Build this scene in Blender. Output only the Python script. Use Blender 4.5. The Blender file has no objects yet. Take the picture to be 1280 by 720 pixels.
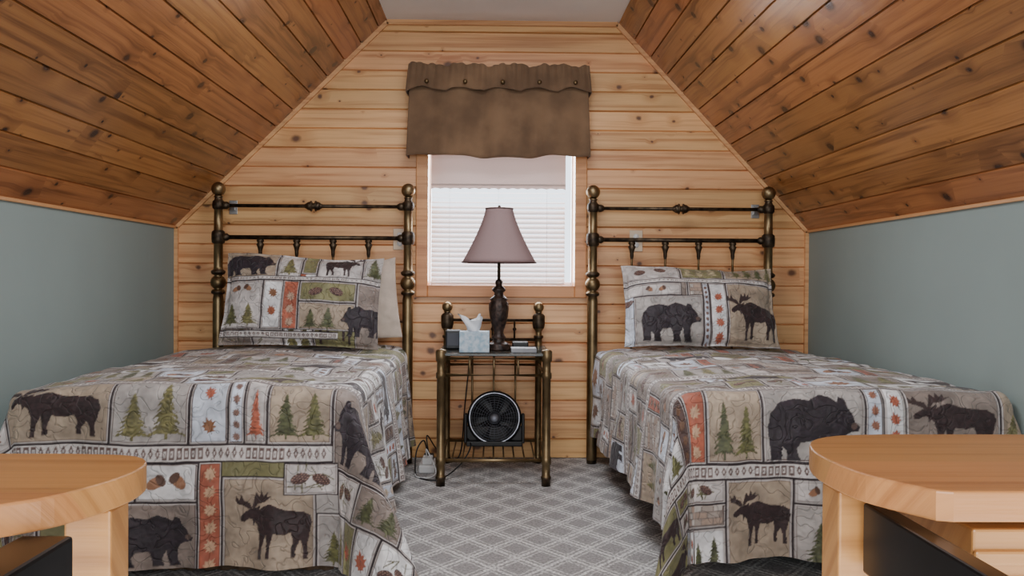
import bpy, bmesh, math, random
import numpy as np
from mathutils import Vector, Matrix, Euler, Quaternion
random.seed(4); rng=np.random.default_rng(7)
pi=math.pi
C=bpy.context.scene.collection

# ------------------------------------------------------------ colours
def s2l(c):
    c=np.asarray(c,dtype=float)/255.0
    return np.where(c<=0.04045,c/12.92,((c+0.055)/1.055)**2.4)
def L(r,g,b): 
    v=s2l((r,g,b)); return (float(v[0]),float(v[1]),float(v[2]),1.0)

# ------------------------------------------------------------ node helper
class G:
    def __init__(s,name):
        s.m=bpy.data.materials.new(name); s.m.use_nodes=True
        s.nt=s.m.node_tree; s.nt.nodes.clear()
        s.out=s.nt.nodes.new('ShaderNodeOutputMaterial')
    def n(s,t,props=None,**ins):
        nd=s.nt.nodes.new('ShaderNode'+t)
        for k,v in (props or {}).items(): setattr(nd,k,v)
        for k,v in ins.items():
            k2=int(k[1:]) if (k[0]=='i' and k[1:].isdigit()) else k.replace('_',' ')
            sk=nd.inputs[k2]
            if isinstance(v,bpy.types.NodeSocket): s.nt.links.new(v,sk)
            else: sk.default_value=v
        return nd
    def ma(s,op,a,b=0.0,clamp=False):
        return s.n('Math',{'operation':op,'use_clamp':clamp},i0=a,i1=b).outputs[0]
    def mr(s,v,a,b,c,d):
        return s.n('MapRange',{'interpolation_type':'SMOOTHSTEP'},i0=v,i1=a,i2=b,i3=c,i4=d).outputs[0]
    def mix(s,f,a,b,mode='MIX'):
        nd=s.n('Mix',{'data_type':'RGBA','blend_type':mode})
        for i,v in((0,f),(6,a),(7,b)):
            if isinstance(v,bpy.types.NodeSocket): s.nt.links.new(v,nd.inputs[i])
            else: nd.inputs[i].default_value=v
        return nd.outputs[2]
    def xyz(s,x,y,z):
        return s.n('CombineXYZ',i0=x,i1=y,i2=z).outputs[0]
    def fin(s,col,rough=0.5,metal=0.0,bump=None,bs=0.3,bd=0.01,**kw):
        p=s.n('BsdfPrincipled',Base_Color=col,Roughness=rough,Metallic=metal,**kw)
        if bump is not None:
            b=s.n('Bump',Strength=bs,Distance=bd,Height=bump)
            s.nt.links.new(b.outputs[0],p.inputs['Normal'])
        s.nt.links.new(p.outputs[0],s.out.inputs[0])
        return s.m

def plain(name,col,rough=0.5,metal=0.0,var=0.12,scale=12,bump=0.0,col2=None,**kw):
    g=G(name); tc=g.n('TexCoord').outputs['Object']
    no=g.n('TexNoise',Vector=tc,Scale=scale,Detail=4.0)
    c2=col2 if col2 else tuple(x*(1-var*2) for x in col[:3])+(1,)
    f=g.mr(no.outputs[0],0.3,0.7,0.0,1.0)
    c=g.mix(f,col,c2)
    return g.fin(c,rough,metal,no.outputs[0] if bump else None,bump,0.01,**kw)

def wood(name,light,dark,knotc,pitch,kx=3.0,kz=4.0,ksize=0.1,rough=0.4,seed=0.0,var=0.35,vertical=False,gs=1.0):
    g=G(name); tc=g.n('TexCoord').outputs['Object']
    sp=g.n('SeparateXYZ',i0=tc); x,y,z=sp.outputs
    if vertical: z=g.ma('ADD',y,g.ma('MULTIPLY',z,0.7))
    idx=g.ma('FLOOR',g.ma('DIVIDE',z,pitch))
    wn=g.n('TexWhiteNoise',{'noise_dimensions':'1D'},W=g.ma('ADD',g.ma('MULTIPLY',idx,1.37),seed))
    r=wn.outputs[0]
    rs=g.n('SeparateColor',i0=wn.outputs[1])
    ax=g.ma('ADD',x,g.ma('MULTIPLY',r,23.0))
    nd=g.n('TexNoise',Vector=g.xyz(ax,z,r),Scale=26.0,Detail=3.0).outputs[0]
    vo=g.n('TexVoronoi',{'voronoi_dimensions':'2D'},Vector=g.xyz(g.ma('MULTIPLY',ax,kx),g.ma('MULTIPLY',z,kz),0.0),Scale=1.0)
    vs=g.n('SeparateColor',i0=vo.outputs['Color'])
    d=g.ma('ADD',vo.outputs['Distance'],g.ma('MULTIPLY',g.ma('SUBTRACT',nd,0.5),0.10))
    rr=g.ma('ADD',g.ma('MULTIPLY',g.ma('POWER',vs.outputs[0],2.2),ksize),0.014)
    knot=g.mr(d,g.ma('MULTIPLY',rr,0.30),g.ma('MULTIPLY',rr,1.15),0.92,0.0)
    halo=g.mr(d,g.ma('MULTIPLY',rr,0.8),g.ma('MULTIPLY',rr,4.5),1.0,0.0)
    gz=g.ma('ADD',z,g.ma('MULTIPLY',halo,0.012))
    n1=g.n('TexNoise',Vector=g.xyz(g.ma('MULTIPLY',ax,1.1),g.ma('MULTIPLY',gz,40.0),g.ma('MULTIPLY',r,9.0)),Scale=1.0,Detail=3.0,Distortion=0.5).outputs[0]
    n2=g.n('TexNoise',Vector=g.xyz(g.ma('MULTIPLY',ax,5.0),g.ma('MULTIPLY',gz,260.0),r),Scale=1.0,Detail=3.0).outputs[0]
    n3=g.n('TexNoise',Vector=g.xyz(ax,g.ma('MULTIPLY',z,3.0),r),Scale=2.0,Detail=2.0).outputs[0]
    f=g.ma('ADD',g.mr(n1,0.40,0.74,0.0,0.85*gs),g.ma('MULTIPLY',g.ma('SUBTRACT',n2,0.45),0.7*gs),clamp=True)
    c=g.mix(f,light,dark)
    c=g.mix(g.ma('MULTIPLY',halo,0.5),c,dark)
    br=g.ma('ADD',1.0-var*0.55,g.ma('ADD',g.ma('MULTIPLY',rs.outputs[1],var),g.ma('MULTIPLY',g.ma('SUBTRACT',n3,0.5),0.45)))
    hs=g.n('HueSaturation',Color=c,Value=br,Hue=g.ma('ADD',0.494,g.ma('MULTIPLY',rs.outputs[2],0.014)))
    c=g.mix(knot,hs.outputs[0],knotc)
    return g.fin(c,rough,0.0,n2,0.10,0.004)

# ------------------------------------------------------------ materials
M={}
M['wall']=wood('pine_wall_boards',L(230,180,126),L(186,124,74),L(86,48,27),0.105,4.4,5.6,0.13,0.40,3.0,0.24)
M['ceil']=wood('pine_ceiling_boards',L(176,118,70),L(118,72,40),L(46,26,17),0.128,4.8,6.0,0.17,0.25,9.0,0.30)  # toned below the wall pine, dimness of grazing light put into the colour
M['trim']=wood('pine_trim',L(226,174,122),L(190,130,82),L(110,60,30),0.6,2.0,3.0,0.04,0.4,1.0,0.1)
M['casing']=wood('pine_casing',L(214,150,94),L(176,112,62),L(90,50,26),0.6,2.0,3.0,0.04,0.4,2.0,0.1)  # orange pine, its backlit shade also darkened into the colour
M['desk']=wood('honey_wood',L(190,136,82),L(146,94,50),L(130,84,46),0.9,0.8,1.2,0.01,0.32,5.0,0.06,True,gs=.75)
M['sage']=plain('sage_paint',L(140,155,153),0.7,var=0.02,scale=3,bump=0.02)
M['white']=plain('white_paint',L(244,242,240),0.8,var=0.02,scale=3)
M['brass']=plain('antique_brass',L(146,126,94),0.42,0.95,scale=9,col2=L(104,87,62))
M['darkbrass']=plain('blackened_brass',L(90,76,60),0.46,0.8,scale=30,col2=L(44,37,31))
M['bronze']=plain('carved_bronze',L(74,56,48),0.45,0.4,scale=45,bump=0.6,col2=L(26,18,16))
M['black']=plain('black_plastic',L(18,18,20),0.45,0,var=0.2)
M['blacksteel']=plain('black_steel',L(26,27,30),0.30,0.6,var=0.2)
M['grille']=plain('dark_wire',L(96,98,106),0.4,0.8)
M['rim']=plain('steel_rim',L(168,174,186),0.3,0.9)
M['chrome']=plain('dull_steel',L(190,190,190),0.35,1.0)
M['vinyl']=plain('white_vinyl',L(225,226,230),0.45,var=0.03)
M['plate']=plain('ivory_plate',L(212,190,164),0.4,var=0.05)
M['linen']=plain('beige_linen',L(200,184,170),0.85,scale=25,var=0.06,bump=0.15)
M['mattress']=plain('mattress_ticking',L(160,150,140),0.9)
M['skirt']=plain('brown_bed_skirt',L(98,78,60),0.9)
M['dark']=plain('dark_fabric',L(22,19,22),0.9)
M['bluebox']=plain('tissue_box_card',L(140,168,188),0.6,scale=60,col2=L(190,202,212))
M['paper']=plain('white_tissue',L(232,234,238),0.8,var=0.03)
M['book']=plain('grey_book_cover',L(150,152,158),0.6)
M['strip']=plain('white_plastic',L(215,215,215),0.5,var=0.03)

def suede():
    g=G('brown_suede'); tc=g.n('TexCoord').outputs['Object']
    a=g.n('TexNoise',Vector=tc,Scale=6.0,Detail=6.0).outputs[0]
    b=g.n('TexNoise',Vector=tc,Scale=220.0,Detail=2.0).outputs[0]
    c=g.mix(g.mr(a,0.3,0.7,0.0,1.0),L(128,100,74),L(98,75,55))
    return g.fin(c,0.9,0,b,0.3,0.003,Sheen_Weight=0.15)
M['suede']=suede()
def translucent(name,c1,c2,f,rough=0.75):
    g=G(name); tc=g.n('TexCoord').outputs['Object']
    b=g.n('TexNoise',Vector=tc,Scale=120.0).outputs[0]
    c=g.mix(b,c1,tuple(x*.9 for x in c1[:3])+(1,))
    p=g.n('BsdfDiffuse',Color=c); t=g.n('BsdfTranslucent',Color=c2)
    m=g.n('MixShader',i0=f,i1=p.outputs[0],i2=t.outputs[0])
    g.nt.links.new(m.outputs[0],g.out.inputs[0]); return g.m
M['lampshade']=translucent('mauve_shade_fabric',L(168,144,144),L(176,144,140),0.2)
M['slat']=translucent('blind_slat',L(216,206,204),L(238,216,208),0.055)
M['roller']=translucent('roller_shade_fabric',L(206,190,184),L(212,180,170),0.07)
def glass():
    g=G('tabletop_glass')
    tc=g.n('TexCoord').outputs['Object']; no=g.n('TexNoise',Vector=tc,Scale=3.0).outputs[0]
    c=g.mix(no,L(60,66,64),L(72,78,76))
    return g.fin(c,0.06,0.0,Alpha=0.75)
M['glass']=glass()
def carpet():
    g=G('lattice_carpet'); tc=g.n('TexCoord').outputs['Object']
    sp=g.n('SeparateXYZ',i0=tc); x,y,z=sp.outputs
    wob=g.n('TexNoise',Vector=tc,Scale=70.0,Detail=1.0).outputs[0]
    w=g.ma('MULTIPLY',g.ma('SUBTRACT',wob,0.5),0.020)
    ln=None
    for sgn in(1,-1):
        a=g.ma('ADD',g.ma('DIVIDE',g.ma('ADD',g.ma('ADD',x,g.ma('MULTIPLY',y,0.8*sgn)),w),0.175),40.0)
        fr=g.ma('ABSOLUTE',g.ma('SUBTRACT',g.ma('FRACT',a),0.5))
        m1=g.mr(fr,0.03,0.07,1.0,0.0)
        m2=g.mr(g.ma('ABSOLUTE',g.ma('SUBTRACT',fr,0.16)),0.015,0.055,0.7,0.0)
        m=g.ma('MAXIMUM',m1,m2)
        ln=m if ln is None else g.ma('MAXIMUM',ln,m)
    vo=g.n('TexVoronoi',Vector=tc,Scale=150.0).outputs['Distance']
    n=g.n('TexNoise',Vector=tc,Scale=105.0,Detail=4.0).outputs[0]
    c=g.mix(g.ma('MULTIPLY',ln,0.95),L(156,153,152),L(226,224,222))
    c=g.mix(g.mr(n,0.40,0.66,0.0,0.65),c,L(104,101,101))
    return g.fin(c,0.95,0,g.ma('ADD',g.ma('MULTIPLY',ln,0.6),vo),0.6,0.006)
M['carpet']=carpet()
def quiltmat():
    g=G('patchwork_quilt'); at=g.n('Attribute',{'attribute_name':'Col'})
    tc=g.n('TexCoord').outputs['Object']
    a=g.n('TexNoise',Vector=tc,Scale=20.0,Detail=0.5,Distortion=1.0).outputs[0]
    b=g.n('TexNoise',Vector=tc,Scale=400.0,Detail=2.0).outputs[0]
    b2=g.n('TexNoise',Vector=tc,Scale=40.0,Detail=1.0).outputs[0]
    r=g.ma('ABSOLUTE',g.ma('SUBTRACT',a,0.5))
    st=g.mr(r,0.0,0.05,0.0,1.0)
    h=g.ma('ADD',g.ma('ADD',g.ma('MULTIPLY',st,0.8),g.ma('MULTIPLY',b2,1.0)),g.ma('ADD',at.outputs['Alpha'],g.ma('MULTIPLY',b,0.05)))
    c=g.mix(g.ma('MULTIPLY',g.ma('SUBTRACT',1.0,st),0.06),at.outputs['Color'],L(60,52,50))
    return g.fin(c,0.6,0,h,0.6,0.008,Sheen_Weight=0.15)
M['quilt']=quiltmat()

# ------------------------------------------------------------ mesh builder
class MB:
    def __init__(s): s.v=[]; s.f=[]; s.mi=[]; s.sm=[]
    def add(s,vs,fs,mi=0,sm=False,mat=None):
        o=len(s.v)
        for p in vs:
            p=Vector(p)
            if mat is not None: p=mat@p
            s.v.append(p)
        for f in fs: s.f.append([o+i for i in f]); s.mi.append(mi); s.sm.append(sm)
        return s
    def box(s,x0,x1,y0,y1,z0,z1,b=0.0,mi=0,seg=2,mat=None):
        bm=bmesh.new(); bmesh.ops.create_cube(bm,size=1.0)
        for v in bm.verts:
            v.co=Vector(((x0+x1)/2+v.co.x*(x1-x0),(y0+y1)/2+v.co.y*(y1-y0),(z0+z1)/2+v.co.z*(z1-z0)))
        if b>0: bmesh.ops.bevel(bm,geom=bm.edges[:],offset=b,segments=seg,affect='EDGES',profile=0.5)
        bm.verts.index_update()
        s.add([v.co.copy() for v in bm.verts],[[v.index for v in f.verts] for f in bm.faces],mi,False,mat)
        bm.free(); return s
    def lathe(s,prof,loc=(0,0,0),seg=24,mi=0,axis=None,cap=True,flute=0.0,nf=8,sm=True):
        m=Matrix.Translation(loc)
        if axis is not None: m=m@Vector((0,0,1)).rotation_difference(Vector(axis).normalized()).to_matrix().to_4x4()
        vs=[];fs=[]
        for (r,z) in prof:
            for i in range(seg):
                a=2*pi*i/seg; rr=r*(1+flute*abs(math.cos(a*nf/2)))
                vs.append((rr*math.cos(a),rr*math.sin(a),z))
        for j in range(len(prof)-1):
            for i in range(seg):
                i2=(i+1)%seg
                fs.append([j*seg+i,j*seg+i2,(j+1)*seg+i2,(j+1)*seg+i])
        if cap:
            fs.append(list(range(seg))[::-1]); fs.append([(len(prof)-1)*seg+i for i in range(seg)])
        return s.add(vs,fs,mi,sm,m)
    def lathe2(s,prof,loc,dark,seg=24):
        a0=len(s.f); s.lathe(prof,loc,seg,0)
        for j in range(len(prof)-1):
            zz=(prof[j][1]+prof[j+1][1])/2
            if any(a<=zz<=b for a,b in dark):
                for i in range(seg): s.mi[a0+j*seg+i]=1
        return s
    def ball(s,loc,r,mi=0,seg=20,sq=1.0):
        n=10
        return s.lathe([(max(1e-4,r*math.sin(pi*i/n)),-r*sq*math.cos(pi*i/n)) for i in range(n+1)],loc,seg,mi)
    def tube(s,pts,r,seg=8,mi=0,closed=False):
        pts=[Vector(p) for p in pts]; n=len(pts); vs=[];fs=[]
        up=Vector((0,0,1))
        for i,p in enumerate(pts):
            if closed: t=(pts[(i+1)%n]-pts[i-1])
            else: t=(pts[min(i+1,n-1)]-pts[max(i-1,0)])
            t.normalize()
            u=up if abs(t.dot(up))<0.9 else Vector((1,0,0))
            if i==0: a=t.cross(u).normalized()
            else: a=(a-t*a.dot(t)).normalized()
            b=t.cross(a)
            for k in range(seg):
                an=2*pi*k/seg; vs.append(p+(a*math.cos(an)+b*math.sin(an))*r)
        rng_=n if closed else n-1
        for i in range(rng_):
            j=(i+1)%n
            for k in range(seg):
                k2=(k+1)%seg; fs.append([i*seg+k,i*seg+k2,j*seg+k2,j*seg+k])
        if not closed:
            fs.append(list(range(seg))[::-1]); fs.append([(n-1)*seg+k for k in range(seg)])
        return s.add(vs,fs,mi,True)
    def prism(s,outline,z0,z1,mi=0,b=0.0,seg=3):
        bm=bmesh.new()
        vs=[bm.verts.new((x,y,z0)) for x,y in outline]; f=bm.faces.new(vs)
        r=bmesh.ops.extrude_face_region(bm,geom=[f])
        for e in r['geom']:
            if isinstance(e,bmesh.types.BMVert): e.co.z=z1
        bmesh.ops.recalc_face_normals(bm,faces=bm.faces[:])
        if b>0:
            es=[e for e in bm.edges if abs(e.verts[0].co.z-e.verts[1].co.z)<1e-6]
            bmesh.ops.bevel(bm,geom=es,offset=b,segments=seg,affect='EDGES',profile=0.5)
        bm.verts.index_update()
        s.add([v.co.copy() for v in bm.verts],[[v.index for v in f.verts] for f in bm.faces],mi,False)
        bm.free(); return s

def tag(o,label=None,category=None,group=None,kind=None):
    if label: o['label']=label
    if category: o['category']=category
    if group: o['group']=group
    if kind: o['kind']=kind
    return o
WPOS={}
def mk(mb,name,mats,parent=None,center=True,**kw):
    me=bpy.data.meshes.new(name)
    c=Vector((0,0,0))
    if center:
        xs=[v.x for v in mb.v]; ys=[v.y for v in mb.v]; zs=[v.z for v in mb.v]
        c=Vector(((min(xs)+max(xs))/2,(min(ys)+max(ys))/2,min(zs)))
    me.from_pydata([v-c for v in mb.v],[],mb.f)
    for m in (mats if isinstance(mats,(list,tuple)) else [mats]): me.materials.append(m)
    me.polygons.foreach_set('material_index',mb.mi); me.polygons.foreach_set('use_smooth',mb.sm)
    me.update()
    o=bpy.data.objects.new(name,me); C.objects.link(o)
    WPOS[o.name]=c
    if parent is not None:
        o.parent=parent; o.location=c-WPOS[parent.name]
    else: o.location=c
    return tag(o,**kw)
def empty(name,loc,parent=None,**kw):
    o=bpy.data.objects.new(name,None); C.objects.link(o); o.location=loc; o.empty_display_size=0.1
    WPOS[o.name]=Vector(loc)
    if parent is not None: o.parent=parent; o.location=Vector(loc)-WPOS[parent.name]
    return tag(o,**kw)

# ------------------------------------------------------------ room shell
D=4.783; XW=1.717; ZK=1.245; ZC=2.37; XL=-0.583; XR=0.665; YB=-1.6
P=0.105
WX0,WX1,WZ0,WZ1=-0.357,0.439,0.94,1.99
def halfw(z,side):
    if z<=ZK: return XW
    t=min(1,(z-ZK)/(ZC-ZK)); e=abs(XL) if side<0 else XR
    return XW+(e-XW)*t
mb=MB()
def board(mb,x0,x1,z0,z1,za,zb,y,g=0.011,w=0.005):
    prof=[]
    if abs(za-z0)<1e-6: prof+=[(za,y+g),(za+w,y)]
    else: prof+=[(za,y)]
    if abs(zb-z1)<1e-6: prof+=[(zb-w*.8,y),(zb,y+g)]
    else: prof+=[(zb,y)]
    vs=[];fs=[]
    for z,yy in prof: vs+=[(x0,yy,z),(x1,yy,z)]
    for i in range(len(prof)-1): fs.append([2*i,2*i+1,2*i+3,2*i+2])
    mb.add(vs,fs)
k=0
while k*P<ZC:
    z0=k*P; z1=z0+P; zt=min(z1,ZC+0.02)
    x0=-halfw(z0,-1)-0.03; x1=halfw(z0,1)+0.03
    cuts=sorted(set([z0,zt]+[c for c in(WZ0,WZ1) if z0<c<zt]))
    for a,b in zip(cuts[:-1],cuts[1:]):
        if a>=WZ0-1e-6 and b<=WZ1+1e-6:
            board(mb,x0,WX0,z0,z1,a,b,D); board(mb,WX1,x1,z0,z1,a,b,D)
        else: board(mb,x0,x1,z0,z1,a,b,D)
    k+=1
mk(mb,'wall_back',M['wall'],center=False,kind='structure',label='horizontal knotty pine board gable wall')
def slope(name,p0,p1,side):
    p0=Vector((p0[0],0,p0[1])); p1=Vector((p1[0],0,p1[1])); w=(p1-p0).length
    mb=MB(); pp=0.128; k=0
    a,b=(YB-.02,D+0.06) if side<0 else (-(D+0.06),-YB+.02)
    while k*pp<w:
        z0=k*pp; z1=z0+pp
        board(mb,a,b,z0,z1,z0,min(z1,w+.001),0.0,.009,.0045); k+=1
    mb.add([(a,.03,-.05),(b,.03,-.05),(b,.03,w+.05),(a,.03,w+.05)],[[0,1,2,3]])
    o=mk(mb,name,M['ceil'],center=False,kind='structure',label='sloped knotty pine board ceiling')
    ez=(p1-p0).normalized(); ex=Vector((0,1 if side<0 else -1,0))
    ey=ez.cross(ex).normalized()
    m=Matrix.Identity(4)
    for i in range(3): m[i][0]=ex[i]; m[i][1]=ey[i]; m[i][2]=ez[i]; m[i][3]=p0[i]
    o.matrix_world=m
    return o
slope('ceiling_slope_left',(-XW,ZK),(XL,ZC),-1)
slope('ceiling_slope_right',(XW,ZK),(XR,ZC),1)
mk(MB().box(-XW-0.08,-XW,YB,D+0.1,-0.02,ZK+0.02),'wall_left',M['sage'],center=False,kind='structure',label='sage green painted knee wall')
mk(MB().box(XW,XW+0.08,YB,D+0.1,-0.02,ZK+0.02),'wall_right',M['sage'],center=False,kind='structure',label='sage green painted knee wall')
mk(MB().box(-XW-0.1,XW+0.1,YB-0.08,YB,-0.02,ZC+0.1),'wall_front',M['sage'],center=False,kind='structure',label='sage green painted end wall')
mk(MB().box(XL-0.06,XR+0.06,YB,D+0.1,ZC,ZC+0.06),'ceiling',M['white'],center=False,kind='structure',label='flat white painted ceiling strip')
mk(MB().box(-XW-0.1,XW+0.1,YB-0.1,D+0.15,-0.06,0.0),'floor',M['carpet'],center=False,kind='structure',label='grey beige loop carpet with diamond lattice')
def strip(mb,a,b,w,t):
    a=Vector(a);b=Vector(b); d=(b-a).normalized(); n=d.cross(Vector((0,1,0))).normalized()
    vs=[]
    for p in(a,b):
        for sx,sy in((-1,0),(1,0),(1,-1),(-1,-1)):
            vs.append(p+n*sx*w/2+Vector((0,sy*t,0)))
    mb.add(vs,[[0,1,2,3],[7,6,5,4],[0,4,5,1],[1,5,6,2],[2,6,7,3],[3,7,4,0]])
i=1
for a,b in [((-XW+0.004,D,0),(-XW+0.004,D,ZK)),((-XW+0.004,D,ZK),(XL,D,ZC-0.01)),((XL,D,ZC-0.01),(XR,D,ZC-0.01)),((XR,D,ZC-0.01),(XW-0.004,D,ZK)),((XW-0.004,D,ZK),(XW-0.004,D,0))]:
    mb=MB(); strip(mb,a,b,0.03,0.02); mk(mb,'trim_%d'%i,M['trim'],kind='structure',label='thin pine corner trim strip'); i+=1
for sx in(-1,1):
    mb=MB(); mb.box(sx*XW-(0.012 if sx>0 else 0),sx*XW+(0.012 if sx<0 else 0),YB,D,ZK-0.008,ZK+0.006,0.003)
    mk(mb,'trim_%d'%i,M['trim'],kind='structure',label='thin pine strip under the sloped ceiling'); i+=1

# window
mb=MB()
cw=0.064
mb.box(WX0-cw,WX0,D-0.024,D,WZ0-cw,WZ1+cw,0.004,0)
mb.box(WX1,WX1+cw,D-0.024,D,WZ0-cw,WZ1+cw,0.004,0)
mb.box(WX0,WX1,D-0.024,D,WZ0-cw,WZ0,0.004,0)
mb.box(WX0,WX1,D-0.024,D,WZ1,WZ1+cw,0.004,0)
mb.box(WX0-0.02,WX0,D,D+0.16,WZ0-0.02,WZ1+0.02,0,0); mb.box(WX1,WX1+0.02,D,D+0.16,WZ0-0.02,WZ1+0.02,0,0)
mb.box(WX0,WX1,D,D+0.16,WZ0-0.02,WZ0,0,0); mb.box(WX0,WX1,D,D+0.16,WZ1,WZ1+0.02,0,0)
y0,y1=D+0.12,D+0.15
for a in((WX0,WX0+0.008),(WX1-0.008,WX1)): mb.box(a[0],a[1],y0,y1,WZ0,WZ1,0.002,1)
for a in((WZ0,WZ0+0.02),(WZ1-0.04,WZ1)): mb.box(WX0+0.008,WX1-0.008,y0,y1,a[0],a[1],0.003,1)
mk(mb,'window_1',[M['casing'],M['vinyl']],center=False,kind='structure',label='pine cased window with white sash')
bx0,bx1=WX0+0.014,0.390
e=empty('window_blind',(0.02,D+0.06,WZ0+0.005),label='white horizontal slat blind inside pine window',category='window blind')
mb=MB(); z=WZ0+0.03; yb_=D+.062
while z<WZ1-0.05:
    ang=54 if z<1.34 else 54-min(1,(z-1.34)/.07)*42
    c=math.cos(math.radians(ang)); s_=math.sin(math.radians(ang)); w=0.0135
    vs=[];n=4
    for j in range(n+1):
        t=-1+2*j/n; cr=0.0015*(1-t*t)
        vs+= [(bx0,yb_+w*t*c-cr*s_,z+w*t*s_+cr*c),(bx1,yb_+w*t*c-cr*s_,z+w*t*s_+cr*c)]
    mb.add(vs,[[2*j,2*j+1,2*j+3,2*j+2] for j in range(n)],0,True)
    z+=0.0265
mk(mb,'slats',M['slat'],e)
mk(MB().box(bx0,bx1,yb_-.015,yb_+.015,WZ1-0.04,WZ1-0.003,0.003),'headrail',M['vinyl'],e)
mk(MB().box(bx0,bx1,yb_-.01,yb_+.012,WZ0+0.004,WZ0+0.018,0.003),'bottom_rail',M['vinyl'],e)
for x in(bx0+0.1,(bx0+bx1)/2,bx1-0.1):
    mk(MB().tube([(x,yb_-.016,WZ1-0.04),(x,yb_-.016,WZ0+0.015)],0.0009,5),'ladder_cord',M['vinyl'],e)
e=empty('roller_shade',(0.02,D+0.02,1.45),label='off white translucent roller shade with scalloped hem',category='window shade')
mb=MB(); n=60; vs=[];fs=[]
for i_ in range(n+1):
    x=bx0+(bx1-bx0)*i_/n; zb=1.462+0.008*abs(math.sin(i_/n*pi*14))
    vs+=[(x,D+0.018,WZ1-0.03),(x,D+0.018,1.50),(x,D+0.018,zb)]
for i_ in range(n):
    a=3*i_; fs+=[[a,a+3,a+4,a+1],[a+1,a+4,a+5,a+2]]
mb.add(vs,fs,0); mk(mb,'fabric',M['roller'],e)
mk(MB().tube([(bx0,D+0.028,WZ1-0.022),(bx1,D+0.028,WZ1-0.022)],0.012,12),'roller',M['vinyl'],e)
mk(MB().box(bx0,bx1,D+0.0125,D+0.0165,1.483,1.492,0),'hem_bar',M['roller'],e)

# valance
e=empty('window_valance',(0.024,4.70,1.617),label='brown suede valance with scalloped button flap',category='valance')
vx0,vx1=-0.463,0.508; vy=4.650
def valance_sheet(zt,zbf,yoff,xin,amp,nx=260,nz=24,ph=0,fr=4.3,top=.3,hf=.5,g3=0.0):
    mb=MB(); vs=[];fs=[]
    cols=[(vx0+0.004,D-0.004,0.0),(vx0,vy+0.06,0.0)]+[(vx0+(vx1-vx0)*i/nx,vy,i/nx) for i in range(nx+1)]+[(vx1,vy+0.06,1.0),(vx1-0.004,D-0.004,1.0)]
    for (x,y,t) in cols:
        zb=zbf(t)
        for j in range(nz+1):
            f=j/nz; z=zt(t)+(zb-zt(t))*f
            w=amp*(top+(1-top)*f)*(math.sin(t*2*pi*fr+ph+.5*math.sin(t*7))+hf*math.sin(t*2*pi*fr*2.1+1+ph+f))
            w+=g3*(1-f)*math.sin(t*2*pi*27+2*math.sin(t*11))
            inn=xin*(1-f)*(0.5-t)*2
            yy=y-yoff+(w if abs(y-vy)<1e-6 else 0)
            if y>vy+0.1: yy=y
            vs.append((x+inn,yy,z))
    m=nz+1
    for i in range(len(cols)-1):
        for j in range(nz): fs.append([i*m+j,(i+1)*m+j,(i+1)*m+j+1,i*m+j+1])
    mb.add(vs,fs,0,True); return mb
o=mk(valance_sheet(lambda t:2.085,lambda t:1.618+0.006*math.sin(t*9)+0.004*math.sin(t*26)+0.012*abs(t-0.5),0.0,0.02,0.015,fr=3.4,hf=.5),'skirt',M['suede'],e)
sol=o.modifiers.new('s','SOLIDIFY'); sol.thickness=0.004
BT=[(p-617)/239.0 for p in(532,580,627,673,718)]
def flapb(t):
    x=vx0+(vx1-vx0)*t; d=min(abs(x-b) for b in BT)/0.1
    return 1.980-0.024*min(1,d)**1.5+0.006*math.sin(t*31)
o=mk(valance_sheet(lambda t:2.098+0.006*math.sin(t*25)+.005*math.sin(t*53)+.003*math.sin(t*111),flapb,0.030,0.014,0.009,nz=14,ph=2,fr=6,top=.7,g3=.004),'flap',M['suede'],e)
sol=o.modifiers.new('s','SOLIDIFY'); sol.thickness=0.005
mk(MB().box(vx0+0.02,vx1-0.02,vy+0.04,D-0.002,2.06,2.08,0.002),'mounting_board',M['trim'],e)
for X in BT:
    mk(MB().lathe([(0.001,-.016),(0.011,-.014),(0.0115,0.010),(0.008,0.014),(0.001,0.016)],(X,vy-0.038,2.005),16,axis=(0,-1,0)),'button',M['brass'],e)

# ------------------------------------------------------------ quilt texture painting
PAL=dict(stone=(198,192,190),tan=(164,148,130),taupe=(136,124,117),blue=(204,212,226),olive=(124,121,84),rust=(170,94,72),white=(228,228,230),dark=(46,35,39),brown=(84,64,60),green=(84,88,60),greige=(168,163,160))
MOOSE=[(0.00,0.60),(0.01,0.54),(0.06,0.53),(0.12,0.58),(0.17,0.57),(0.185,0.46),(0.21,0.53),(0.25,0.48),(0.27,0.38),(0.285,0.2),(0.27,0.0),(0.325,0.0),(0.335,0.2),(0.38,0.36),(0.395,0.2),(0.39,0.03),(0.44,0.03),(0.445,0.2),(0.49,0.38),(0.62,0.36),(0.72,0.40),(0.745,0.28),(0.72,0.16),(0.73,0.03),(0.78,0.03),(0.785,0.16),(0.84,0.28),(0.87,0.2),(0.885,0.0),(0.945,0.0),(0.935,0.2),(0.965,0.35),(0.995,0.52),(0.97,0.64),(0.88,0.70),(0.7,0.71),(0.55,0.75),(0.42,0.80),(0.33,0.76),(0.28,0.72),(0.285,0.78),(0.23,0.74),(0.15,0.73),(0.08,0.68)]
ANT1=[(0.20,0.72),(0.25,0.80),(0.36,0.83),(0.46,0.92),(0.39,0.90),(0.40,0.98),(0.34,0.91),(0.31,1.0),(0.28,0.90),(0.23,0.97),(0.20,0.86),(0.17,0.74)]
ANT2=[(0.17,0.73),(0.14,0.81),(0.06,0.84),(0.02,0.94),(-0.01,0.85),(-0.06,0.92),(-0.05,0.80),(0.04,0.77),(0.12,0.72)]
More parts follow.
